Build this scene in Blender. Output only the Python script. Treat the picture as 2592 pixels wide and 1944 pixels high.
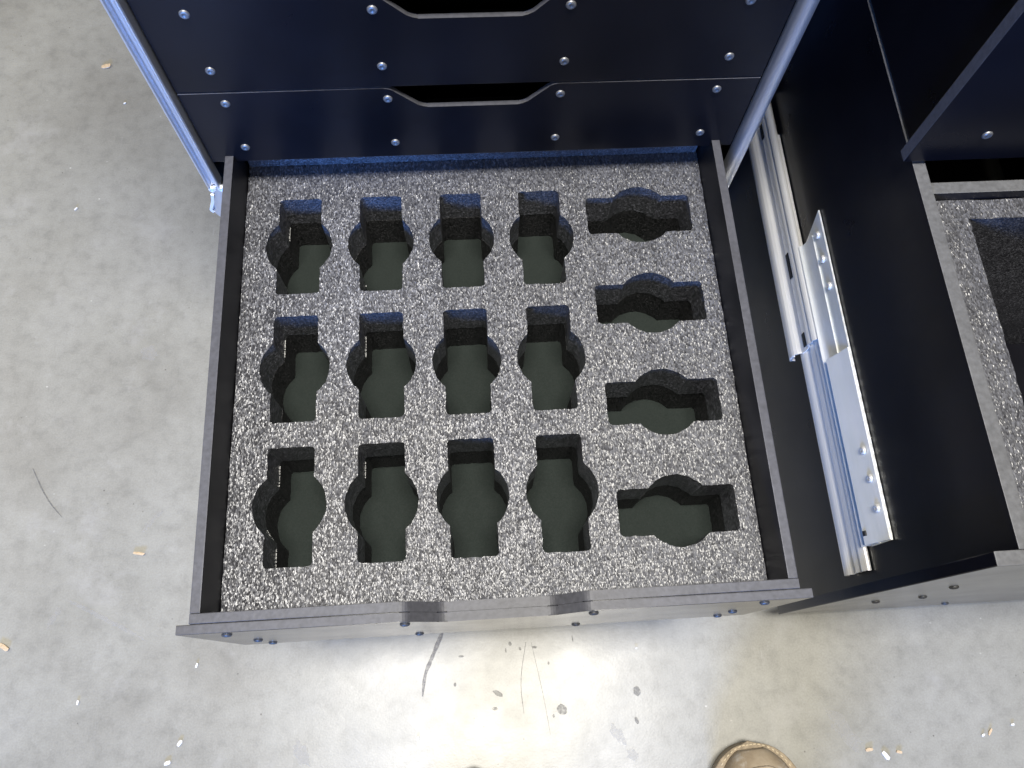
import bpy, bmesh, math, random
from mathutils import Vector, Matrix
random.seed(7)
S = bpy.context.scene
for o in list(bpy.data.objects): bpy.data.objects.remove(o)
OZ = 0.43            # floor lies 0.43 m below the top edge of the open drawer; all builder heights are relative to that edge

# ------------------------------------------------------------------ camera
cd = bpy.data.cameras.new('camera'); cam = bpy.data.objects.new('camera', cd); S.collection.objects.link(cam)
p, y, r = 0.3552516, -0.1309392, 0.0764321
R = Matrix.Rotation(y, 3, 'Z') @ Matrix.Rotation(p, 3, 'X') @ Matrix.Rotation(r, 3, 'Z')
cam.matrix_world = Matrix.Translation((0.238977, -0.502742, 0.671645 + OZ)) @ R.to_4x4()
cd.sensor_width = 36; cd.lens = 2011.94 / 2592 * 36; cd.clip_start = 0.01; cd.clip_end = 200
S.camera = cam

# ------------------------------------------------------------------ light: an indoor workshop, ceiling strips and a daylit door in front
w = bpy.data.worlds.new('World'); S.world = w; w.use_nodes = True
w.node_tree.nodes['Background'].inputs[0].default_value = (1.0, 0.97, 0.93, 1)
w.node_tree.nodes['Background'].inputs[1].default_value = 0.05
def area(name, loc, target, sx, sy, power, col, spread=180):
    l = bpy.data.lights.new(name, 'AREA'); l.shape = 'RECTANGLE'; l.size = sx; l.size_y = sy
    l.energy = power; l.color = col; l.spread = math.radians(spread)
    o = bpy.data.objects.new(name, l); S.collection.objects.link(o)
    o.location = loc
    o.rotation_euler = (Vector(target) - Vector(loc)).to_track_quat('-Z', 'Y').to_euler()
    return o
WARM = (1.0, 0.962, 0.895)
area('ceiling_light', (0.30, -0.56, 3.9), (0.30, -0.56, 0), 1.5, 0.7, 205, WARM)
area('ceiling_light', (-4.0, 0.9, 3.9), (-4.0, 0.9, 0), 1.4, 2.4, 115, WARM)
area('ceiling_light', (4.6, -1.6, 3.9), (4.6, -1.6, 0), 1.4, 2.4, 28, WARM)
area('ceiling_light', (0.4, -4.2, 3.9), (0.4, -4.2, 0), 2.4, 1.4, 40, WARM)
area('doorway_daylight', (-0.53, -4.4, 1.28), (0.10, 0.0, 0.42), 1.4, 0.5, 78, (0.11, 0.33, 1.0), 90)
S.view_settings.view_transform = 'Standard'; S.view_settings.look = 'None'
S.view_settings.exposure = 0; S.view_settings.gamma = 1
S.render.engine = 'CYCLES'

# ------------------------------------------------------------------ materials
def nt(name):
    m = bpy.data.materials.new(name); m.use_nodes = True
    n = m.node_tree; return m, n, n.nodes['Principled BSDF']
def N(n, t, **kw):
    o = n.nodes.new(t)
    for k, v in kw.items():
        if k in o.inputs.keys(): o.inputs[k].default_value = v
        else: setattr(o, k, v)
    return o
def ramp(n, fac, stops):
    o = n.nodes.new('ShaderNodeValToRGB'); e = o.color_ramp.elements
    while len(e) < len(stops): e.new(0.5)
    for q, (pos, c) in zip(e, stops):
        q.position = pos; q.color = (c, c, c, 1) if isinstance(c, (int, float)) else (*c, 1)
    n.links.new(fac, o.inputs[0]); return o.outputs[0]
def coords(n, scale=(1, 1, 1), kind='Object'):
    t = n.nodes.new('ShaderNodeTexCoord'); mp = n.nodes.new('ShaderNodeMapping')
    mp.inputs['Scale'].default_value = scale; n.links.new(t.outputs[kind], mp.inputs[0]); return mp.outputs[0]
def noise(n, co, scale, detail=4, rough=.55):
    o = N(n, 'ShaderNodeTexNoise', Scale=scale, Detail=detail, Roughness=rough); n.links.new(co, o.inputs['Vector']); return o.outputs['Fac']
def bump(n, h, strength, dist, nrm=None):
    b = N(n, 'ShaderNodeBump', Strength=strength, Distance=dist); n.links.new(h, b.inputs['Height'])
    if nrm: n.links.new(nrm, b.inputs['Normal'])
    return b.outputs[0]
def mixc(n, f, a, b, mode='MIX'):
    o = n.nodes.new('ShaderNodeMix'); o.data_type = 'RGBA'; o.blend_type = mode
    for s, v in ((0, f), (6, a), (7, b)):
        if isinstance(v, (int, float)): o.inputs[s].default_value = v if s == 0 else (v, v, v, 1)
        elif isinstance(v, tuple): o.inputs[s].default_value = (*v, 1)
        else: n.links.new(v, o.inputs[s])
    return o.outputs[2]
def simple(name, col, rough=.5, metal=0, nscale=60, var=.25, bstr=.1, bdist=.0004, stretch=(1, 1, 1), spec=.5):
    m, n, b = nt(name); co = coords(n, stretch)
    f = noise(n, co, nscale)
    lo = tuple(c * (1 - var) for c in col); hi = tuple(min(1, c * (1 + var)) for c in col)
    n.links.new(ramp(n, f, [(.3, lo), (.7, hi)]), b.inputs['Base Color'])
    n.links.new(ramp(n, noise(n, co, nscale * .4), [(.3, max(.02, rough * .8)), (.7, min(1, rough * 1.2))]), b.inputs['Roughness'])
    b.inputs['Metallic'].default_value = metal; b.inputs['Specular IOR Level'].default_value = spec
    n.links.new(bump(n, noise(n, co, nscale * 4), bstr, bdist), b.inputs['Normal'])
    return m
def laminate(name='black_laminate', r0=.15, r1=.25):
    m, n, b = nt(name); co = coords(n)
    f = noise(n, co, 7, 5)
    base = ramp(n, f, [(.3, (.004, .004, .006)), (.75, (.009, .009, .013))])
    v = N(n, 'ShaderNodeTexVoronoi', Scale=140); n.links.new(co, v.inputs['Vector'])
    dust = ramp(n, v.outputs['Distance'], [(.03, 1.0), (.075, 0.0)])
    dm = N(n, 'ShaderNodeMath', operation='MULTIPLY'); n.links.new(dust, dm.inputs[0]); n.links.new(ramp(n, noise(n, co, 23, 3), [(.6, 0.0), (.8, .4)]), dm.inputs[1])
    n.links.new(mixc(n, dm.outputs[0], base, (.09, .09, .10)), b.inputs['Base Color'])
    n.links.new(ramp(n, noise(n, co, 16, 6), [(.25, r0), (.8, r1)]), b.inputs['Roughness'])
    n.links.new(bump(n, noise(n, co, 900, 2), .05, .0003), b.inputs['Normal'])
    b.inputs['Specular IOR Level'].default_value = .26
    return m
def ply_edge(name, col):
    m, n, b = nt(name); co = coords(n)
    f = noise(n, co, 220, 3); g = noise(n, co, 30, 4)
    c = mixc(n, .5, ramp(n, f, [(.3, tuple(a * .55 for a in col)), (.7, tuple(a * 1.3 for a in col))]), ramp(n, g, [(.3, tuple(a * .8 for a in col)), (.7, tuple(a * 1.15 for a in col))]))
    n.links.new(c, b.inputs['Base Color']); b.inputs['Roughness'].default_value = .5
    n.links.new(bump(n, f, .35, .0006), b.inputs['Normal'])
    return m
def foam(name, dark, light, cell, bdist, rough=.42, tilt=.9):
    m, n, b = nt(name); co = coords(n, (1, .5, 1))
    v = N(n, 'ShaderNodeTexVoronoi', Scale=cell); n.links.new(co, v.inputs['Vector'])
    sep = N(n, 'ShaderNodeSeparateColor'); n.links.new(v.outputs['Color'], sep.inputs[0])
    a = ramp(n, sep.outputs[0], [(0, dark), (.62, tuple((p_ + q_) / 2.6 for p_, q_ in zip(dark, light))), (1, light)])
    big = ramp(n, noise(n, coords(n), 26, 5), [(.3, .82), (.7, 1.12)])
    n.links.new(mixc(n, 1.0, a, big, 'MULTIPLY'), b.inputs['Base Color'])
    # every cell is a small facet with its own tilt, so the skin glints
    geo = n.nodes.new('ShaderNodeNewGeometry')
    off = N(n, 'ShaderNodeVectorMath', operation='SUBTRACT'); n.links.new(v.outputs['Color'], off.inputs[0]); off.inputs[1].default_value = (.5, .5, .5)
    sc = N(n, 'ShaderNodeVectorMath', operation='SCALE'); n.links.new(off.outputs[0], sc.inputs[0]); sc.inputs['Scale'].default_value = tilt
    sm = N(n, 'ShaderNodeVectorMath', operation='ADD'); n.links.new(geo.outputs['Normal'], sm.inputs[0]); n.links.new(sc.outputs[0], sm.inputs[1])
    nm = N(n, 'ShaderNodeVectorMath', operation='NORMALIZE'); n.links.new(sm.outputs[0], nm.inputs[0])
    n.links.new(bump(n, v.outputs['Distance'], .5, bdist, nm.outputs[0]), b.inputs['Normal'])
    b.inputs['Specular IOR Level'].default_value = .72
    b.inputs['Roughness'].default_value = rough
    return m
def concrete():
    m, n, b = nt('concrete'); co = coords(n)
    a = noise(n, co, 3.2, 6, .6); f = noise(n, co, 45, 5, .65); g = noise(n, co, 420, 2)
    base = ramp(n, a, [(.28, (.240, .230, .198)), (.52, (.315, .308, .272)), (.78, (.365, .360, .330))])
    base = mixc(n, .85, base, ramp(n, f, [(.25, .74), (.5, .98), (.8, 1.12)]), 'MULTIPLY')
    base = mixc(n, .30, base, ramp(n, g, [(.3, .7), (.7, 1.2)]), 'MULTIPLY')
    # pale rubbed patches, long faint trowel scratches, dark pits and tiny pale grit
    base = mixc(n, ramp(n, noise(n, co, 9, 6, .7), [(.56, 0.0), (.74, .5)]), base, (.44, .43, .41))
    sc = noise(n, coords(n, (60, 4, 1)), 2.2, 5, .7)
    base = mixc(n, ramp(n, sc, [(.66, 0.0), (.74, .28)]), base, (.50, .49, .47))
    v = N(n, 'ShaderNodeTexVoronoi', Scale=48); n.links.new(co, v.inputs['Vector'])
    gate = ramp(n, noise(n, co, 11, 3), [(.5, 0.0), (.62, 1.0)])
    mm = N(n, 'ShaderNodeMath', operation='MULTIPLY'); n.links.new(ramp(n, v.outputs['Distance'], [(.035, .9), (.07, 0.0)]), mm.inputs[0]); n.links.new(gate, mm.inputs[1])
    base = mixc(n, mm.outputs[0], base, (.10, .09, .08))
    v3 = N(n, 'ShaderNodeTexVoronoi', Scale=27); n.links.new(coords(n, (1, 1.3, 1)), v3.inputs['Vector'])
    mm3 = N(n, 'ShaderNodeMath', operation='MULTIPLY'); n.links.new(ramp(n, v3.outputs['Distance'], [(.025, .9), (.05, 0.0)]), mm3.inputs[0]); n.links.new(ramp(n, noise(n, co, 6, 3), [(.48, 0.0), (.6, 1.0)]), mm3.inputs[1])
    base = mixc(n, mm3.outputs[0], base, (.62, .60, .55))
    n.links.new(base, b.inputs['Base Color'])
    n.links.new(ramp(n, noise(n, co, 13, 5), [(.3, .31), (.75, .41)]), b.inputs['Roughness'])
    b.inputs['Specular IOR Level'].default_value = .62
    n.links.new(bump(n, f, .07, .003, bump(n, g, .12, .0006)), b.inputs['Normal'])
    return m
def stain(name, col, alpha):
    m, n, b = nt(name); co = coords(n)
    b.inputs['Base Color'].default_value = (*col, 1); b.inputs['Roughness'].default_value = .5
    n.links.new(ramp(n, noise(n, co, 240, 4, .7), [(.32, alpha * .25), (.58, alpha)]), b.inputs['Alpha'])
    return m
def leather():
    m, n, b = nt('brown_leather'); co = coords(n)
    a = noise(n, co, 22, 6, .65)
    base = ramp(n, a, [(.3, (.22, .165, .11)), (.55, (.35, .28, .195)), (.78, (.47, .40, .30))])
    base = mixc(n, ramp(n, noise(n, co, 34, 5, .7), [(.56, 0.0), (.68, .75)]), base, (.50, .46, .40))
    n.links.new(base, b.inputs['Base Color']); b.inputs['Roughness'].default_value = .62
    n.links.new(bump(n, noise(n, co, 260, 4), .4, .0008), b.inputs['Normal'])
    return m
M = dict(lam=laminate('black_laminate', .26, .36), gloss=laminate('glossy_black_laminate', .14, .22), matte=laminate('matte_black_laminate', .42, .52), edge=ply_edge('painted_plywood_edge', (.075, .076, .088)), edge2=ply_edge('worn_plywood_edge', (.12, .122, .128)),
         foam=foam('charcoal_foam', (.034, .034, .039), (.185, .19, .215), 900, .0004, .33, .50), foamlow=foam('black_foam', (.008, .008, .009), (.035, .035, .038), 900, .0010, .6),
         base=simple('foam_base_sheet', (.021, .027, .024), .9, 0, 1500, .15, .25, .0003, (1, 1, 1), .2),
         alu=simple('aluminium', (.72, .74, .78), .36, .85, 90, .05, .05, .0002, (1, 1, .15)),
         zinc=simple('zinc_plated_steel', (.95, .94, .91), .30, .38, 25, .03, .02, .0002, (1, .06, 1)),
         zincg=simple('yellow_green_zinc_plate', (.93, .95, .90), .36, .30, 60, .08, .08, .0003, (1, .2, 1)),
         screw=simple('steel_screw', (.26, .26, .26), .45, .7, 400, .2, .2, .0003),
         dscrew=simple('black_screw', (.09, .09, .09), .45, .4, 400, .2, .2, .0003),
         glue=simple('dried_glue', (.62, .62, .60), .4, 0, 200, .1), conc=concrete(),
         dark=stain('dark_floor_stain', (.13, .128, .126), .5), scuff=stain('grey_scuff', (.16, .155, .16), .6), pale=stain('pale_smudge', (.52, .51, .49), .3),
         wood=simple('pale_wood', (.62, .47, .30), .7, 0, 300, .2, .3), white=simple('white_plastic', (.80, .79, .76), .5, 0, 200, .06),
         leather=leather(), rubber=simple('boot_sole', (.36, .29, .20), .75, 0, 150, .3, .3, .001), thread=simple('cream_thread', (.60, .50, .34), .8, 0, 900, .15, .4),
         lace=simple('boot_lace', (.10, .06, .03), .85, 0, 600, .3, .5), denim=simple('dark_denim', (.035, .042, .065), .9, 0, 500, .3, .5, .0008), black_rubber=simple('black_rubber', (.02, .02, .02), .7))

# ------------------------------------------------------------------ mesh helpers (coordinates: drawer space, metres)
def link(name, bm, mat, parent=None, origin=None, smooth=False):
    o_ = Vector(parent.location) if parent is not None and parent.parent is None else (Vector(parent['_w']) if parent is not None else Vector(origin or (0, 0, 0)))
    me = bpy.data.meshes.new(name)
    bmesh.ops.recalc_face_normals(bm, faces=bm.faces)
    off = Vector((0, 0, OZ)) - o_
    for v in bm.verts: v.co += off
    bm.to_mesh(me); bm.free()
    for m in (mat if isinstance(mat, (list, tuple)) else [mat]): me.materials.append(m)
    if smooth:
        for f in me.polygons: f.use_smooth = True
    ob = bpy.data.objects.new(name, me); S.collection.objects.link(ob)
    if parent is not None: ob.parent = parent; ob['_w'] = tuple(o_)
    else: ob.location = o_
    return ob
def thing(name, label, cat, base, group=None):
    o = bpy.data.objects.new(name, None); S.collection.objects.link(o); o.empty_display_size = .05
    o.location = (base[0], base[1], base[2] + OZ); o['label'] = label; o['category'] = cat
    if group: o['group'] = group
    return o
def tag(o, label, cat, group=None):
    o['label'] = label; o['category'] = cat
    if group: o['group'] = group
    return o
def box(bm, x0, x1, y0, y1, z0, z1, bev=.0007):
    v = [bm.verts.new((x, y_, z)) for x in (x0, x1) for y_ in (y0, y1) for z in (z0, z1)]
    fs = [bm.faces.new([v[i] for i in q]) for q in ((0, 1, 3, 2), (4, 6, 7, 5), (0, 4, 5, 1), (2, 3, 7, 6), (0, 2, 6, 4), (1, 5, 7, 3))]
    if bev: bmesh.ops.bevel(bm, geom=list({e for f in fs for e in f.edges}), offset=bev, segments=2, affect='EDGES', profile=.7)
    return bm
def prism(bm, poly, axis, a, b, bev=0):
    """poly: 2D points, extruded along axis from a to b. axis 1: (x,z); axis 2: (x,y); axis 0: (y,z)"""
    def P(q, t): return {0: (t, q[0], q[1]), 1: (q[0], t, q[1]), 2: (q[0], q[1], t)}[axis]
    A = [bm.verts.new(P(q, a)) for q in poly]; B = [bm.verts.new(P(q, b)) for q in poly]
    n = len(poly); fs = [bm.faces.new(A), bm.faces.new(B[::-1])]
    for i in range(n): fs.append(bm.faces.new((A[i], B[i], B[(i + 1) % n], A[(i + 1) % n])))
    if bev:
        es = [e for f in fs[:2] for e in f.edges]
        bmesh.ops.bevel(bm, geom=es, offset=bev, segments=2, affect='EDGES', profile=.7)
    return bm
def sheet_profile(pts, th):
    """thick open 2D polyline -> closed polygon"""
    L, Rr = [], []
    for i, q in enumerate(pts):
        a = Vector(pts[max(0, i - 1)]); b = Vector(pts[min(len(pts) - 1, i + 1)])
        d = (b - a).normalized(); nn = Vector((-d.y, d.x)) * th / 2
        L.append(tuple(Vector(q) + nn)); Rr.append(tuple(Vector(q) - nn))
    return L + Rr[::-1]
def smoothline(pts, k=2):
    for _ in range(k):
        o = [pts[0]]
        for a, b in zip(pts, pts[1:]): o += [(a[0] * .75 + b[0] * .25, a[1] * .75 + b[1] * .25), (a[0] * .25 + b[0] * .75, a[1] * .25 + b[1] * .75)]
        pts = o + [pts[-1]]
    return pts
def dome_mesh(r, h, slot=True):
    """a low round screw or rivet head, axis along -Y, base at y = 0"""
    bm = bmesh.new(); seg = 14; prev = None
    for k, (rr, hh) in enumerate(((1, 0), (.98, .35), (.82, .75), (.5, .95))):
        ring = [bm.verts.new((r * rr * math.cos(2 * math.pi * i / seg), -h * hh, r * rr * math.sin(2 * math.pi * i / seg))) for i in range(seg)]
        if prev:
            for i in range(seg): bm.faces.new((prev[i], prev[(i + 1) % seg], ring[(i + 1) % seg], ring[i]))
        prev = ring
    inner = [bm.verts.new((v.co.x * .62, -h * .6, v.co.z * .62)) for v in prev]
    for i in range(seg): bm.faces.new((prev[i], prev[(i + 1) % seg], inner[(i + 1) % seg], inner[i]))
    bm.faces.new(inner); bmesh.ops.recalc_face_normals(bm, faces=bm.faces)
    me = bpy.data.meshes.new('screw'); bm.to_mesh(me); bm.free()
    for f in me.polygons: f.use_smooth = True
    return me
SCREW = dome_mesh(.0044, .0022); SCREW.materials.append(M['screw'])
DSCREW = dome_mesh(.0044, .0022); DSCREW.materials.append(M['dscrew'])
BIGSCREW = dome_mesh(.0042, .0030); BIGSCREW.materials.append(M['zinc'])
def screw(parent, x, y_, z, mesh=None, rot=(0, 0, 0), name='screw'):
    o = bpy.data.objects.new(name, mesh or SCREW); S.collection.objects.link(o); o.parent = parent
    base = Vector(parent.location) if parent.parent is None else Vector(parent['_w'])
    o.location = Vector((x, y_, z + OZ)) - base; o.rotation_euler = rot
    return o
def paint_edges(ob, mi=1):
    """second material on the cut plywood edges: faces whose normal is not along the sheet's thin axis"""
    me = ob.data; dims = [max(v.co[i] for v in me.vertices) - min(v.co[i] for v in me.vertices) for i in range(3)]
    ax = dims.index(min(dims))
    for f in me.polygons:
        if abs(f.normal[ax]) < .35: f.material_index = mi

def notched(x0, x1, z0, z1, na=.173, nb=.322, nc=.201, nd=.296, dz=.026, notch=True):
    """front outline with the finger cutout in its top edge, corners eased"""
    if not notch: return [(x0, z0), (x1, z0), (x1, z1), (x0, z1)]
    pts = [(x0, z0), (x1, z0), (x1, z1)]
    def corner(a, b, c, r=.005, n=4):
        a, b, c = Vector(a), Vector(b), Vector(c); u = b + (a - b).normalized() * r; v = b + (c - b).normalized() * r; o = []
        for i in range(n + 1):
            t = i / n; q = u * (1 - t) ** 2 + b * 2 * t * (1 - t) + v * t * t; o.append(tuple(q))
        return o
    A, B, C, D = (nb, z1), (nd, z1 - dz), (nc, z1 - dz), (na, z1)
    pts += corner((x1, z1), A, B) + corner(A, B, C) + corner(B, C, D) + corner(C, D, (x0, z1)) + [(x0, z1)]
    return pts

T = .0084
# ================================================================== SETTING: the floor
bm = bmesh.new(); g = 26
for i in range(g + 1):
    for j in range(g + 1): bm.verts.new((-8 + 16 * i / g, -8 + 16 * j / g, -OZ))
bm.verts.ensure_lookup_table()
for i in range(g):
    for j in range(g): bm.faces.new([bm.verts[a * (g + 1) + b] for a, b in ((i, j), (i + 1, j), (i + 1, j + 1), (i, j + 1))])
floor = link('floor', bm, M['conc']); floor['kind'] = 'structure'
def blob(cx, cy, rx, ry, rot=0, rag=.18, n=22):
    o = []; ph = random.random() * 6
    for i in range(n):
        a = 2 * math.pi * i / n; k = 1 + rag * (math.sin(2 * a + ph) * .5 + math.sin(5 * a + 2 * ph) * .3 + random.uniform(-.4, .4))
        x, y_ = rx * k * math.cos(a), ry * k * math.sin(a)
        o.append((cx + x * math.cos(rot) - y_ * math.sin(rot), cy + x * math.sin(rot) + y_ * math.cos(rot)))
    return o
def flat(name, poly, mat, lift=.0004):
    b_ = bmesh.new(); b_.faces.new([b_.verts.new((x, y_, -OZ + lift)) for x, y_ in poly])
    b_.faces.ensure_lookup_table(); f = b_.faces[0]; f.normal_update()
    if f.normal.z < 0: f.normal_flip()
    me = bpy.data.meshes.new(name); 
    for v in b_.verts: v.co.z += OZ
    b_.to_mesh(me); b_.free(); me.materials.append(mat)
    o = bpy.data.objects.new(name, me); S.collection.objects.link(o); o.parent = floor; return o
for cx, cy, rx, ry, a in ((.249, -.522, .0065, .0032, -.5), (.244, -.540, .0034, .0022, 0), (.330, -.546, .0062, .0064, 0), (.429, -.530, .0052, .0056, 0), (.194, -.508, .0020, .0024, 0),
                          (.203, -.474, .0034, .0016, -.1), (.268, -.462, .0018, .0030, .2), (.281, -.469, .0017, .0019, 0), (.317, -.489, .0014, .0018, .3), (.319, -.553, .0016, .0020, 0),
                          (.300, -.468, .0034, .0016, 0), (.262, -.470, .0010, .0030, .1), (.351, -.460, .0010, .0042, 0), (.425, -.565, .0026, .0042, .4)):
    flat('floor_stain', blob(cx, cy, rx, ry, a), M['dark'])
def ribbon(name, line, wds, mat):
    line = smoothline(line, 2); n = len(line); Lp, Rp = [], []
    for i, q in enumerate(line):
        a = Vector(line[max(0, i - 1)]); b_ = Vector(line[min(n - 1, i + 1)]); d = (b_ - a).normalized(); t = i / (n - 1)
        wd = (wds[0] * (1 - t) + wds[1] * t + wds[2] * math.sin(math.pi * t)) * random.uniform(.8, 1.2) / 2
        Lp.append((q[0] - d.y * wd, q[1] + d.x * wd)); Rp.append((q[0] + d.y * wd, q[1] - d.x * wd))
    return flat(name, Lp + Rp[::-1], mat, .0005)
ribbon('scuff_mark', [(.186, -.430), (.176, -.450), (.164, -.476), (.155, -.494), (.152, -.520)], (.0022, .0016, .0034), M['scuff'])
ribbon('hairline_crack', [(.289, -.461), (.278, -.510), (.281, -.548)], (.0006, .0006, .0003), M['scuff'])
ribbon('hairline_crack', [(.296, -.462), (.308, -.53), (.313, -.575)], (.0004, .0004, .0002), M['scuff'])
ribbon('scuff_mark', [(-.385, -.19), (-.36, -.235), (-.335, -.262)], (.0014, .0010, .0008), M['dark'])
for cx, cy, rx, ry, a in ((-.328, -.394, .004, .012, -.5), (-.212, -.272, .004, .014, -.7), (-.001, -.576, .008, .016, .2), (-.241, -.023, .012, .011, 0), (.399, -.580, .007, .012, .4),
                          (.415, -.604, .008, .006, 0), (-.262, -.40, .003, .05, 1.1), (.69, -.59, .010, .028, .7), (-.15, -.62, .003, .03, .1)):
    flat('pale_smudge', blob(cx, cy, rx, ry, a, .45), M['pale'])
# ------------------------------------------------------------------ litter on the floor
def chip(name, x, y_, ln, wd, th, rot, mat, label, cat, group):
    bm = bmesh.new(); pl = []
    for sx, sy in ((-1, -.7), (-.6, -1), (.7, -.9), (1, -.3), (.9, .8), (-.2, 1), (-1, .5)): pl.append((sx * ln / 2 * random.uniform(.85, 1.1), sy * wd / 2 * random.uniform(.8, 1.15)))
    pl = [(x + a * math.cos(rot) - b * math.sin(rot), y_ + a * math.sin(rot) + b * math.cos(rot)) for a, b in pl]
    prism(bm, pl, 2, -OZ + .0006, -OZ + .0006 + th, min(th * .3, .0003))
    for v in bm.verts: v.co.z += .25 * abs(v.co.x - x) * (1 if v.co.x > x else 0) * .5
    o = link(name, bm, mat, None, (x, y_, 0)); return tag(o, label, cat, group)
WG = 'wood chips on the floor'; PG = 'white flecks on the floor'
chip('wood_chip', -.364, .512, .016, .008, .002, .1, M['wood'], 'short pale wood chip lying on concrete beside the standing case', 'wood chip', WG)
chip('wood_chip', -.226, -.317, .017, .0045, .0018, -.22, M['wood'], 'narrow tan wood sliver on concrete beside the open drawer', 'wood chip', WG)
chip('wood_chip', -.386, -.428, .016, .006, .002, -.6, M['wood'], 'orange tan wood splinter on open concrete far from the drawer', 'wood chip', WG)
chip('wood_chip', .718, -.617, .011, .004, .0015, .05, M['wood'], 'tan wood chip beside the right boot and a white fleck', 'wood chip', WG)
chip('wood_chip', .756, -.622, .007, .004, .0015, -.3, M['wood'], 'tiny tan wood crumb just beyond the white fleck by the boot', 'wood chip', WG)
chip('wood_chip', .880, -.606, .010, .003, .0015, .9, M['wood'], 'thin tilted tan wood splinter on concrete below the deep drawer', 'wood chip', WG)
chip('white_fleck', .738, -.625, .012, .006, .0015, -1.0, M['white'], 'oblong white fleck between two wood crumbs near the boot', 'fleck', PG)
for x, y_, s, a, lb in ((-.152, -.556, .0085, .9, 'larger white fleck lying nearer the drawer, one of a close pair'), (-.165, -.578, .0085, .3, 'larger white fleck lying farther from the drawer, one of a close pair'),
                    (-.284, -.501, .006, 1.4, 'white fleck on concrete between the orange splinter and the fleck pair'), (-.138, -.465, .0055, 1.3, 'white fleck on concrete just off the open drawer front corner'),
                    (-.325, .434, .005, .5, 'tiny white fleck near the short wood chip beside the case'), (-.379, .231, .006, .8, 'white fleck on the empty concrete beside the tall case'),
                    (.145, -.569, .005, 1.4, 'white fleck near the end of the curved grey scuff'), (.912, -.599, .005, 0, 'white crumb beyond the thin splinter below the deep drawer'),
                    (.870, -.609, .005, .5, 'white crumb touching the thin splinter below the deep drawer'), (.434, -.477, .003, 0, 'tiny white fleck below the open drawer front, by the round stain')):
    chip('white_fleck', x, y_, s, s * .55, .0012, a, M['white'], lb, 'fleck', PG)

# ================================================================== LEFT: the standing equipment case
case = thing('equipment_case', 'tall black equipment case with bright metal edges holding the open foam drawer', 'case', (.25, .26, -OZ))
def panel(name, parent, x0, x1, y0, y1, z0, z1, mats=None, edges=True, bev=.0007):
    o = link(name, box(bmesh.new(), x0, x1, y0, y1, z0, z1, bev), mats or [M['lam'], M['edge']], parent)
    if edges: paint_edges(o)
    return o
panel('side_panel', case, -.0300, -.0180, .0045, .55, -.28, .755)
panel('side_panel', case, .5185, .5300, .0045, .55, -.28, .755)
panel('back_panel', case, -.0178, .5183, .54, .55, -.279, .754)
panel('bottom_panel', case, -.0178, .5183, .006, .5398, -.28, -.268)
panel('top_panel', case, -.0300, .5300, .0045, .55, .7555, .7675)
jl = smoothline([(-.0296, .004), (-.0296, -.0075), (-.0283, -.0090), (-.0268, -.0078), (-.0262, -.0035), (-.0205, -.0035), (-.0198, -.0078), (-.0183, -.0090), (-.0170, -.0075), (-.0170, .004)], 1)
bm = bmesh.new(); prism(bm, sheet_profile(jl, .0012), 2, -.0405, .77); link('edge_trim', bm, M['alu'], case)
bm = bmesh.new(); prism(bm, sheet_profile(jl, .0012), 2, -.279, -.106); link('edge_trim', bm, M['alu'], case)
jr = smoothline([(.5310, .012), (.5312, -.0040), (.5285, -.0078), (.5232, -.0085), (.5186, -.0060), (.5172, .0000), (.5172, .004)], 2)
bm = bmesh.new(); prism(bm, sheet_profile(jr, .0013), 2, -.279, .77); jro = link('edge_trim', bm, M['alu'], case)
panel('light_blocking_front', case, -.0160, .5165, .0005, .0120, .305, .755)  # blank front out of view, added so the heightened case blocks ceiling light
# corner bracket at the foot of the left trim: a bent plate with a raised rib and two rivets
bm = bmesh.new()
prism(bm, [(-.0250, -.0412), (-.0135, -.0402), (-.0200, -.0644), (-.0325, -.0935), (-.0390, -.0784), (-.0285, -.0520)], 1, -.0065, -.0040, .0006)
cb = link('corner_bracket', bm, M['alu'], case)
bm = bmesh.new(); prism(bm, sheet_profile(smoothline([(-.0280, -.0500), (-.0315, -.0640), (-.0372, -.0750), (-.0385, -.0800), (-.0362, -.0830)], 2), .0030), 1, -.0105, -.0063, .0006); link('rib', bm, M['zinc'], cb)
bm = bmesh.new(); prism(bm, [(-.0390, -.0795), (-.0325, -.0945), (-.0345, -.1040), (-.0385, -.0930)], 1, -.0050, .006, .0005); link('lower_flange', bm, M['alu'], cb)
screw(cb, -.0262, -.0066, -.0440, BIGSCREW, name='rivet'); screw(cb, -.0165, -.0066, -.0440, BIGSCREW, name='rivet')
for sx in (.04, .46):
    for sy in (.12, .46):
        bm = bmesh.new(); box(bm, sx - .035, sx + .035, sy - .035, sy + .035, -.2865, -.2805, .001); box(bm, sx - .022, sx - .018, sy - .02, sy + .02, -.37, -.287, .0005); box(bm, sx + .018, sx + .022, sy - .02, sy + .02, -.37, -.287, .0005)
        ca = link('caster', bm, M['zinc'], case)
        bm = bmesh.new(); ring = [(sy + .054 * math.cos(2 * math.pi * i / 28), -.376 + .054 * math.sin(2 * math.pi * i / 28)) for i in range(28)]
        prism(bm, ring, 0, sx - .015, sx + .015, .003); link('wheel', bm, M['black_rubber'], ca)

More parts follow.
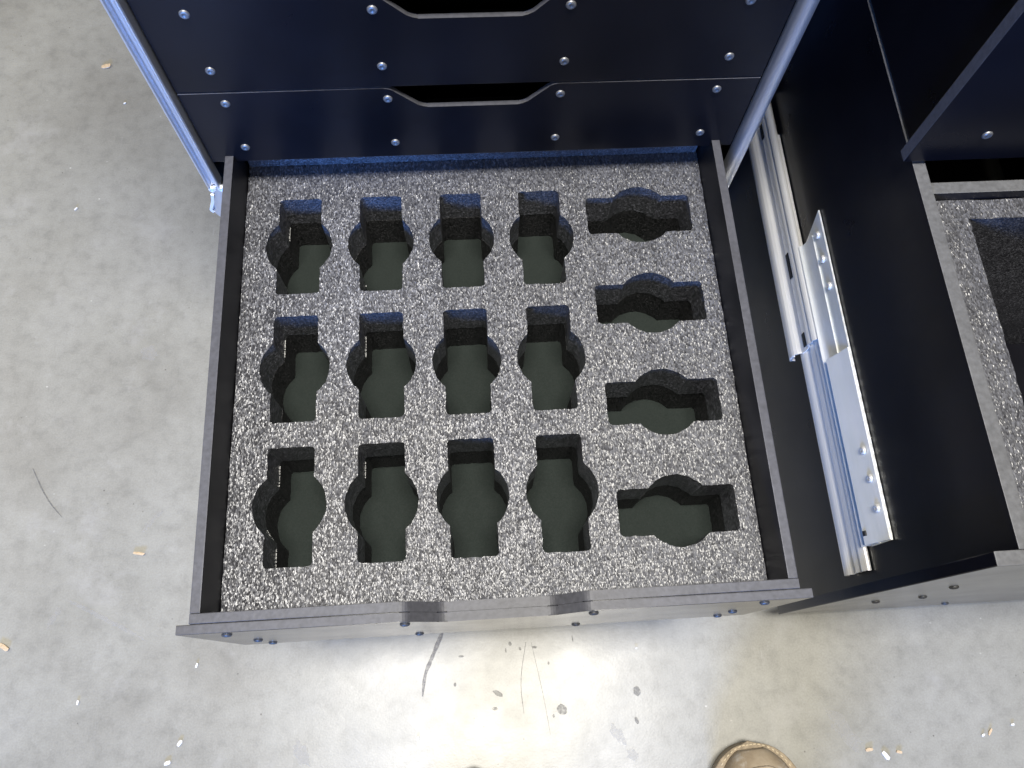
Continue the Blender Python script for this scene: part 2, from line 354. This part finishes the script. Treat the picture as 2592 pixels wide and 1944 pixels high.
# ------------------------------------------------------------------ drawers of the left case
XS = (.0239, .1706, .3294, .4761)
def closed_drawer(z0, z1, rows, label, notch=True):
    d = thing('drawer', label, 'drawer', (.25, .25, z0), 'closed drawers of the tall case')
    bm = bmesh.new(); prism(bm, notched(-.0145, .5138, z0, z1, notch=notch), 1, 0.0, .0046, .0007)
    f = link('face_panel', bm, [M['lam'], M['edge']], d); paint_edges(f)
    bm = bmesh.new(); prism(bm, notched(0, .5, z0 + .006, z1 - .034, notch=False), 1, .0048, .0164, .0006)
    link('front_panel', bm, M['lam'], d)
    panel('side_panel', d, 0, T, .0166, .49, z0 + .006, z1 - .006); panel('side_panel', d, .5 - T, .5, .0166, .49, z0 + .006, z1 - .006)
    panel('back_panel', d, T + .0002, .4998 - T, .4816, .49, z0 + .006, z1 - .006); panel('bottom_panel', d, T + .0002, .4998 - T, .0168, .4814, z0 + .007, z0 + .012)
    for s in (-1, 1):
        panel('slide_rail', d, *((-.0176, -.0003) if s < 0 else (.5003, .5181)), .03, .49, z0 + .03, z0 + .06, M['zinc'], False)
    for z in rows:
        for x in XS: screw(d, x, 0, z)
    return d
closed_drawer(-.0088, .0897, (.0766, .0136), 'closed shallow black drawer directly above the open foam drawer')
closed_drawer(.0922, .1957, (.1802, .1181), 'closed black drawer second above the open foam drawer')
closed_drawer(.1982, .3020, (.2860, .2230), 'closed black drawer third above the open foam drawer')

d = thing('drawer', 'pulled-out black plywood drawer of the tall case holding sixteen-cutout grey foam', 'drawer', (.25, -.2, -.19))
YF = -.4562                                              # outer plane of the face
bm = bmesh.new(); prism(bm, notched(-.0098, .5098, -.192, 0), 1, YF, YF + .0078, .0009)
f = link('face_panel', bm, [M['gloss'], M['edge']], d); paint_edges(f)
bm = bmesh.new(); prism(bm, notched(0, .5, -.178, 0), 1, YF + .0080, YF + .0164, .0007)
f = link('front_panel', bm, [M['lam'], M['edge']], d); paint_edges(f)
panel('side_panel', d, 0, T, YF + .0165, .0384, -.178, 0, [M['matte'], M['edge']], bev=.0008); panel('side_panel', d, .5 - T, .5, YF + .0165, .0384, -.178, 0, [M['matte'], M['edge']], bev=.0008)
panel('back_panel', d, T + .0002, .4998 - T, .030, .0384, -.178, -.001); panel('bottom_panel', d, T + .0002, .4998 - T, YF + .0167, .0298, -.176, -.168)
for s in (-1, 1):
    panel('slide_rail', d, *((-.0172, -.0003) if s < 0 else (.5003, .5176)), -.40, .30, -.150, -.110, M['zinc'], False)
for x in XS:
    for z in (-.0229, -.1722): screw(d, x, YF, z, DSCREW)
    screw(d, x + .0012, YF + .0166, -.028, BIGSCREW, (0, 0, math.pi), 'screw_end')
for x in (XS[0], XS[3]): screw(d, x, YF, -.118, DSCREW)

# ------------------------------------------------------------------ cut foam
def keyhole(cx, cy, horizontal=False, shift=0.0, hl=.0551, hw=.0217, rr=.0336, jit=.00022, cr=.004):
    """rounded slot with a finger circle across its middle; (u along the slot, v across)"""
    th = math.asin(hw / rr); du = rr * math.cos(th); pts = []
    def arc(x, y_, r, a0, a1, n): 
        for i in range(n + 1): a = a0 + (a1 - a0) * i / n; pts.append((x + r * math.cos(a), y_ + r * math.sin(a)))
    def seg(a, b, n):
        for i in range(1, n): t = i / n; pts.append((a[0] + (b[0] - a[0]) * t, a[1] + (b[1] - a[1]) * t))
    arc(hl - cr, hw - cr, cr, 0, math.pi / 2, 4); seg((hl - cr, hw), (shift + du, hw), 6)
    arc(shift, 0, rr, th, math.pi - th, 18)
    seg((shift - du, hw), (-hl + cr, hw), 6); arc(-hl + cr, hw - cr, cr, math.pi / 2, math.pi, 4); seg((-hl, hw - cr), (-hl, -hw + cr), 8)
    arc(-hl + cr, -hw + cr, cr, math.pi, 1.5 * math.pi, 4); seg((-hl + cr, -hw), (shift - du, -hw), 6)
    arc(shift, 0, rr, math.pi + th, 2 * math.pi - th, 18)
    seg((shift + du, -hw), (hl - cr, -hw), 6); arc(hl - cr, -hw + cr, cr, 1.5 * math.pi, 2 * math.pi, 4); seg((hl, -hw + cr), (hl, hw - cr), 8)
    o = []
    for u, v in pts:
        u += random.gauss(0, jit); v += random.gauss(0, jit)
        o.append((cx + u, cy + v) if horizontal else (cx + v, cy + u))
    return o
def slab(bm, outer, holes, z0, z1):
    """flat slab with through holes"""
    top, loops = [], []
    for lp in [outer] + holes:
        vs = [bm.verts.new((x, y_, z1)) for x, y_ in lp]; loops.append(vs)
        top += [bm.edges.new((vs[i], vs[(i + 1) % len(vs)])) for i in range(len(vs))]
    res = bmesh.ops.triangle_fill(bm, use_beauty=True, use_dissolve=False, edges=top, normal=(0, 0, 1))
    tf = [f for f in res['geom'] if isinstance(f, bmesh.types.BMFace)]
    low = {}
    for vs in loops:
        for v in vs: low[v] = bm.verts.new((v.co.x, v.co.y, z0))
    for f in tf: bm.faces.new([low[v] for v in f.verts][::-1])
    for vs in loops:
        for i in range(len(vs)):
            a, b = vs[i], vs[(i + 1) % len(vs)]; bm.faces.new((a, b, low[b], low[a]))
    return bm
def rough_rect(x0, x1, y0, y1, n=60, j=.00025):
    o = []
    for (a, b) in (((x0, y0), (x1, y0)), ((x1, y0), (x1, y1)), ((x1, y1), (x0, y1)), ((x0, y1), (x0, y0))):
        for i in range(n): t = i / n; o.append((a[0] + (b[0] - a[0]) * t + random.gauss(0, j), a[1] + (b[1] - a[1]) * t + random.gauss(0, j)))
    return o
CX = (.0648, .1482, .2313, .3142); CY = (-.0758, -.2107, -.3456)
VERT = [(x, y_) for y_ in CY for x in CX]
HORZ = [(.4188, y_) for y_ in (-.0537, -.1568, -.2625, -.3685)]
FZ, FM, FB = -.049, -.095, -.142
FX0, FX1, FY0, FY1 = T + .0007, .5 - T - .0007, YF + .0172, .0294
foamt = thing('foam_insert', 'grey speckled foam insert with sixteen keyhole cutouts lying in the open drawer', 'foam insert', (.25, -.2, -.168))
def layer(name, z0, z1, grow, mat):
    st = random.getstate(); random.seed(31)
    holes = [keyhole(x, y_, False, .0015 * (i % 3 - 1) * .4) for i, (x, y_) in enumerate(VERT)] + [keyhole(x, y_, True, .0008) for x, y_ in HORZ]
    if grow:
        random.seed(5); ns = []
        for h in holes:
            mx = sum(p_[0] for p_ in h) / len(h); my = sum(p_[1] for p_ in h) / len(h); ox, oy = random.gauss(0, .0003), random.gauss(0, .0003)
            ns.append([(mx + (a - mx) * (1 + grow) + ox, my + (b - my) * (1 + grow) + oy) for a, b in h])
        holes = ns
    bm = bmesh.new(); slab(bm, rough_rect(FX0, FX1, FY0, FY1), holes, z0, z1); random.setstate(st)
    return link(name, bm, mat, foamt)
layer('top_layer', FM + .0004, FZ, 0, M['foam'])
panel('back_lining', foamt, FX0 + .001, FX1 - .001, .0215, FY1, FZ + .0003, -.004, M['foam'], False, .001)
layer('lower_layer', FB, FM, .006, M['foamlow'])
panel('base_sheet', foamt, FX0 + .001, FX1 - .001, FY0 + .001, FY1 - .001, -.1675, FB - .0003, M['base'], False)
# threads of dried glue along the seam between the two layers, in the cutouts nearest the drawer's sides
bm = bmesh.new()
for i, (x, y_) in enumerate(VERT):
    if i % 4 == 2: continue
    s = -1 if i % 4 < 2 else 1
    for (a, b) in ((-.052, -.030), (-.024, -.012), (.030, .050)):
        n = 7; a += random.uniform(-.004, .004)
        if random.random() < (.35 if i % 4 == 0 else .55): continue
        for k in range(n):
            y0 = y_ + a + (b - a) * k / n; y1 = y_ + a + (b - a) * (k + random.uniform(.5, 1)) / n
            half = .0218 if abs((y0 + y1) / 2 - y_) > .0256 else math.sqrt(max(1e-6, .0337 ** 2 - ((y0 + y1) / 2 - y_) ** 2))
            xw = x + s * (half - .0003); box(bm, xw - .0004, xw + .0004, y0, y1, FM - .0004, FM + random.uniform(.0002, .0006), 0)
link('glue_thread', bm, M['glue'], foamt)['kind'] = 'stuff'

# ================================================================== RIGHT: the second cabinet with the deep drawer
cab = thing('equipment_cabinet', 'black equipment cabinet standing beside the tall case, deep drawer pulled out', 'cabinet', (.88, .2, -OZ))
panel('side_panel', cab, 1.135, 1.147, -.095, .44, -.43, .33); panel('back_panel', cab, .60, 1.1345, .428, .44, -.43, .33)
panel('top_panel', cab, .60, 1.147, -.095, .44, .3305, .342); panel('rear_post', cab, .580, .6055, .20, .4275, -.43, .33)
dd = thing('drawer', 'deep pulled-out black drawer with metal slide on its tall side', 'drawer', (.87, -.05, -.36))
DY = -.4493
bm = bmesh.new(); box(bm, .607, 1.13, DY, DY + .011, -.362, .100, .0009); f = link('face_panel', bm, [M['gloss'], M['edge2']], dd); paint_edges(f)
for f_ in f.data.polygons:
    if f_.normal.z < .35: f_.material_index = 0
panel('side_panel', dd, .6262, .6378, DY + .0112, .36, -.355, .1, [M['lam'], M['edge2']]); panel('side_panel', dd, 1.10, 1.112, DY + .0112, .36, -.355, .1, [M['lam'], M['edge2']])
panel('back_panel', dd, .6380, 1.0998, -.1362, -.1250, -.355, .0985, [M['lam'], M['edge2']]); panel('bottom_panel', dd, .6380, 1.0998, DY + .0114, -.1364, -.353, -.342)
for x, z in ((.6712, -.0713), (.6649, -.2165), (.8055, -.330), (.70, -.1828), (.80, .06), (.95, .06), (1.08, .06)): screw(dd, x, DY, z, DSCREW)
cd2 = thing('drawer', 'closed black drawer front with one screw above the deep pulled-out drawer', 'drawer', (.87, .1, .105))
bm = bmesh.new(); box(bm, .6156, 1.13, -.107, -.0956, .1045, .325, .0009); f = link('face_panel', bm, [M['lam'], M['edge']], cd2); paint_edges(f)
panel('side_panel', cd2, .6270, .6375, -.0954, .42, .1035, .318); panel('side_panel', cd2, 1.10, 1.112, -.0954, .42, .1035, .318); panel('bottom_panel', cd2, .6377, 1.0998, -.0954, .42, .112, .12)
for x, z in ((.6696, .1383), (.84, .1383), (1.0, .1383), (.6696, .29)): screw(cd2, x, -.107, z)
fr = thing('foam_insert', 'grey foam frame around one large rectangular well in the deep drawer', 'foam insert', (.87, -.29, -.342))
bm = bmesh.new(); slab(bm, rough_rect(.6392, 1.0985, DY + .0122, -.1370, 40, .0004), [rough_rect(.6705, 1.066, DY + .045, -.1560, 40, .0004)[::-1]], -.21, .088); link('frame', bm, M['foam'], fr)
panel('base_sheet', fr, .6392, 1.0985, DY + .0125, -.1372, -.3415, -.2103, M['lam'], False)

# the slide between cabinet and deep drawer
sl = thing('drawer_slide', 'bright zinc telescopic drawer slide with screwed bracket on the deep drawer side', 'drawer slide', (.616, -.13, -.2))
def rail(name, prof, y0, y1, mat):
    bm = bmesh.new(); prism(bm, sheet_profile(smoothline(prof, 1), .0014), 1, y0, y1); return link(name, bm, mat, sl)
zt = -.124
mid = [(.6215, zt - .003), (.6180, zt + .001), (.6145, zt - .001), (.6128, zt - .005), (.6150, zt - .008), (.6128, zt - .011), (.6120, zt - .017), (.6165, zt - .020), (.6170, zt - .039), (.6085, zt - .043), (.6062, zt - .049), (.6066, zt - .057), (.6095, zt - .062), (.6150, zt - .063)]
mr = rail('middle_rail', mid, -.1745, .16, M['zinc'])
for yy, ln in ((-.1620, .008), (-.0668, .016), (.1249, .010)):
    bm = bmesh.new(); box(bm, .6150, .6160, yy - ln, yy + ln, zt - .033, zt - .026, .0003); link('slot', bm, M['black_rubber'], mr)
bm = bmesh.new(); box(bm, .6072, .6086, -.176, -.1735, zt - .060, zt - .046, .0004); link('stop_tab', bm, M['zinc'], mr)
inn = [(.6245, zt - .004), (.6222, zt - .003), (.6200, zt - .006), (.6182, zt - .011), (.6206, zt - .014), (.6190, zt - .019), (.6178, zt - .024), (.6215, zt - .027), (.6216, zt - .034), (.6172, zt - .037), (.6158, zt - .043), (.6170, zt - .049), (.6225, zt - .050)]
rail('drawer_rail', inn, -.4245, .10, M['zinc'])
rail('cabinet_rail', [(.6060, zt + .002), (.6058, zt - .020), (.6075, zt - .030), (.6058, zt - .040), (.6058, zt - .066)], .14, .40, M['zinc'])
# bracket: bent plate, sloped far end, sawn upper edge
bm = bmesh.new(); pl = [(-.058, zt + .006), (-.042, zt + .051)]
n = 60
for i in range(n + 1): pl.append((-.045 - .358 * i / n, zt + .0508 + (.0006 if i % 2 else 0)))
pl += [(-.4030, zt + .012), (-.4015, zt + .002), (-.058, zt + .002)]
prism(bm, pl, 0, .6236, .6254, .0002); br = link('bracket', bm, M['zincg'], sl)
bm = bmesh.new(); prism(bm, sheet_profile(smoothline([(.6228, zt + .028), (.6222, zt + .014), (.6205, zt + .006), (.6165, zt + .003)], 2), .0014), 1, -.4020, -.060); link('bent_flange', bm, M['zincg'], br)
bm = bmesh.new(); prism(bm, sheet_profile(smoothline([(.6232, zt + .0500), (.6205, zt + .034), (.6165, zt + .020), (.6150, zt + .015)], 2), .0012), 1, -.4020, -.205); link('tab', bm, M['zincg'], br)
for yy, zz in ((-.0662, -.096), (-.0961, -.096), (-.1297, -.0945), (-.3127, -.0939), (-.3415, -.0925), (-.3714, -.0913)):
    screw(br, .6210 if yy < -.2 else .6234, yy, zz + .011, BIGSCREW, (0, math.radians(0), -math.pi / 2))
bm = bmesh.new(); box(bm, .6140, .6158, -.3935, -.3885, -.108, -.103, .0004); link('hole', bm, M['black_rubber'], br)

# ================================================================== the work boots
person = thing('person', 'person in scuffed tan leather work boots standing on concrete before the drawers', 'person', (.4, -.75, -OZ))
def boot(tx, ty, ang):
    Lb = .29
    def half(s):                                         # half width of the sole, s = distance behind the toe tip
        if s < .075: k = max(0., 1 - ((.075 - s) / .075) ** 2.3); return .0575 * math.sqrt(k) if k > 0 else 0
        if s < .19: return .0575 - .016 * (s - .075) / .115
        t = (s - .19) / (Lb - .19); return (.0415 - .003 * t) * math.sqrt(max(0, 1 - max(0, (t - .45) / .55) ** 2.4))
    ca, sa = math.cos(ang), math.sin(ang)
    def W(x, s, z): return (tx + x * ca + s * sa * 1, ty - s * ca + x * sa, z - OZ)
    ss = [Lb * (.5 - .5 * math.cos(math.pi * i / 46)) for i in range(47)]
    def outline(k, e):
        return [(half(s) + e if 0 < i < 46 else 0, s + (-e if i == 0 else e if i == 46 else 0)) for i, s in enumerate(ss)]
    def top(s): 
        if s < .08: return .030 + .040 * (max(0, 1 - ((.08 - s) / .08) ** 2.2)) ** .5
        if s < .15: return .070 + .045 * ((s - .08) / .07) ** 1.5
        return .115 + .09 * min(1, (s - .15) / .06)
    bm = bmesh.new(); rings = []
    sl_ = [.006 + (Lb - .014) * (.5 - .5 * math.cos(math.pi * i / 40)) for i in range(41)]
    for s in sl_:
        h = max(.003, half(s) - .007); t = top(s); ring = []
        for i in range(25):
            a = math.pi * i / 24; cx_, sx_ = math.cos(a), math.sin(a)
            ring.append(bm.verts.new(W(h * math.copysign(abs(cx_) ** .62, cx_), s, .029 + (t - .029) * abs(sx_) ** .75)))
        rings.append(ring)
    for A, B in zip(rings, rings[1:]):
        for i in range(24): bm.faces.new((A[i], A[i + 1], B[i + 1], B[i]))
    bm.faces.new(rings[0]); bm.faces.new(rings[-1][::-1])
    b = link('work_boot', bm, M['leather'], person, smooth=True)
    bm = bmesh.new(); rows = []
    for z, e in ((.001, -.004), (.004, 0), (.022, .0005), (.024, .003), (.0285, .0035), (.0295, .002)):
        o = outline(0, e); rows.append([bm.verts.new(W(x, s, z)) for x, s in o] + [bm.verts.new(W(-x, s, z)) for x, s in o[-2:0:-1]])
    for A, B in zip(rows, rows[1:]):
        for i in range(len(A)): bm.faces.new((A[i], A[(i + 1) % len(A)], B[(i + 1) % len(B)], B[i]))
    bm.faces.new(rows[0]); bm.faces.new(rows[-1])
    link('sole', bm, M['rubber'], b, smooth=True)
    # raised toe seam with stitches and the welt stitching
    bm = bmesh.new(); seam = []
    for i in range(49):
        a = math.pi * i / 48; s = .115 - .090 * math.sin(a); x = .033 * math.copysign(abs(math.cos(a)) ** .55, math.cos(a)) ; seam.append((x, s))
    def surf(x, s):
        h = max(.003, half(s) - .007); q = min(.999, abs(x) / h) ** (1 / .62); return .029 + (top(s) - .029) * math.sqrt(1 - q * q) ** .75
    prev = None
    for i, (x, s) in enumerate(seam):
        z = surf(x, s); ring = [bm.verts.new(W(x + .0022 * math.cos(q) * (x / .033), s + .0022 * math.cos(q) * (-1 if s < .09 else 0), z + .0018 * math.sin(q))) for q in [2 * math.pi * k / 6 for k in range(6)]]
        if prev:
            for k in range(6): bm.faces.new((prev[k], prev[(k + 1) % 6], ring[(k + 1) % 6], ring[k]))
        prev = ring
    link('toe_seam', bm, M['leather'], b, smooth=True)
    bm = bmesh.new()
    for e, zz in ((-.0022, .0298),):
        o = outline(0, e); pts = [(x, s) for x, s in o[2:34]] ; pts = pts[::-1] + [(-x, s) for x, s in pts]
        acc = 0
        for (a, c) in zip(pts, pts[1:]):
            dv = Vector(c) - Vector(a); ln = dv.length
            if ln > .02 or ln < 1e-5: continue
            k = max(1, int(ln / .0045))
            for i in range(k):
                m_ = Vector(a) + dv * ((i + .5) / k); dn = dv.normalized(); nn = Vector((-dn.y, dn.x)); hl_, hw_ = min(.0016, ln / k * .38), .0006
                vs = [bm.verts.new(W(*(m_ + dn * (u * hl_) + nn * (v * hw_)), zz + q)) for q in (0, .0007) for u, v in ((-1, -1), (1, -1), (1, 1), (-1, 1))]
                for q in ((0, 1, 2, 3), (4, 5, 6, 7), (0, 1, 5, 4), (1, 2, 6, 5), (2, 3, 7, 6), (3, 0, 4, 7)): bm.faces.new([vs[z_] for z_ in q])
    link('stitching', bm, M['thread'], b)['kind'] = 'stuff'
    for k in range(4):
        s = .125 + .017 * k; z = surf(.018, s) + .002; bm = bmesh.new(); prev = None
        for i in range(9):
            x = -.018 + .036 * i / 8; zc = max(surf(x, s), surf(.0, s) - .002) + .0025
            ring = [bm.verts.new(W(x, s + .0022 * math.cos(q), zc + .0022 * math.sin(q))) for q in [2 * math.pi * j / 6 for j in range(6)]]
            if prev:
                for j in range(6): bm.faces.new((prev[j], prev[(j + 1) % 6], ring[(j + 1) % 6], ring[j]))
            prev = ring
        link('lace', bm, M['lace'], b, smooth=True)
    return b
for tx, ty, ang in ((.556, -.598, .06), (.214, -.608, -.03)):
    boot(tx, ty, ang)
    bm = bmesh.new(); prev = None
    for k, (z, r_) in enumerate(((.085, .066), (.10, .072), (.16, .066), (.30, .067), (.45, .070), (.60, .078), (.78, .088))):
        ring = [bm.verts.new((tx + (.0 if tx < .4 else .05) * z + r_ * (1 + .05 * math.sin(3 * q + 9 * z)) * math.cos(q), ty - .215 + .03 * math.sin(2.2 * z) + r_ * (1.08 + .05 * math.sin(4 * q - 7 * z)) * math.sin(q), z - OZ)) for q in [2 * math.pi * i / 28 for i in range(28)]]
        if prev:
            for i in range(28): bm.faces.new((prev[i], prev[(i + 1) % 28], ring[(i + 1) % 28], ring[i]))
        prev = ring
    bm.faces.new(prev); link('trouser_leg', bm, M['denim'], person, smooth=True)

for o in bpy.data.objects:
    if '_w' in o: del o['_w']
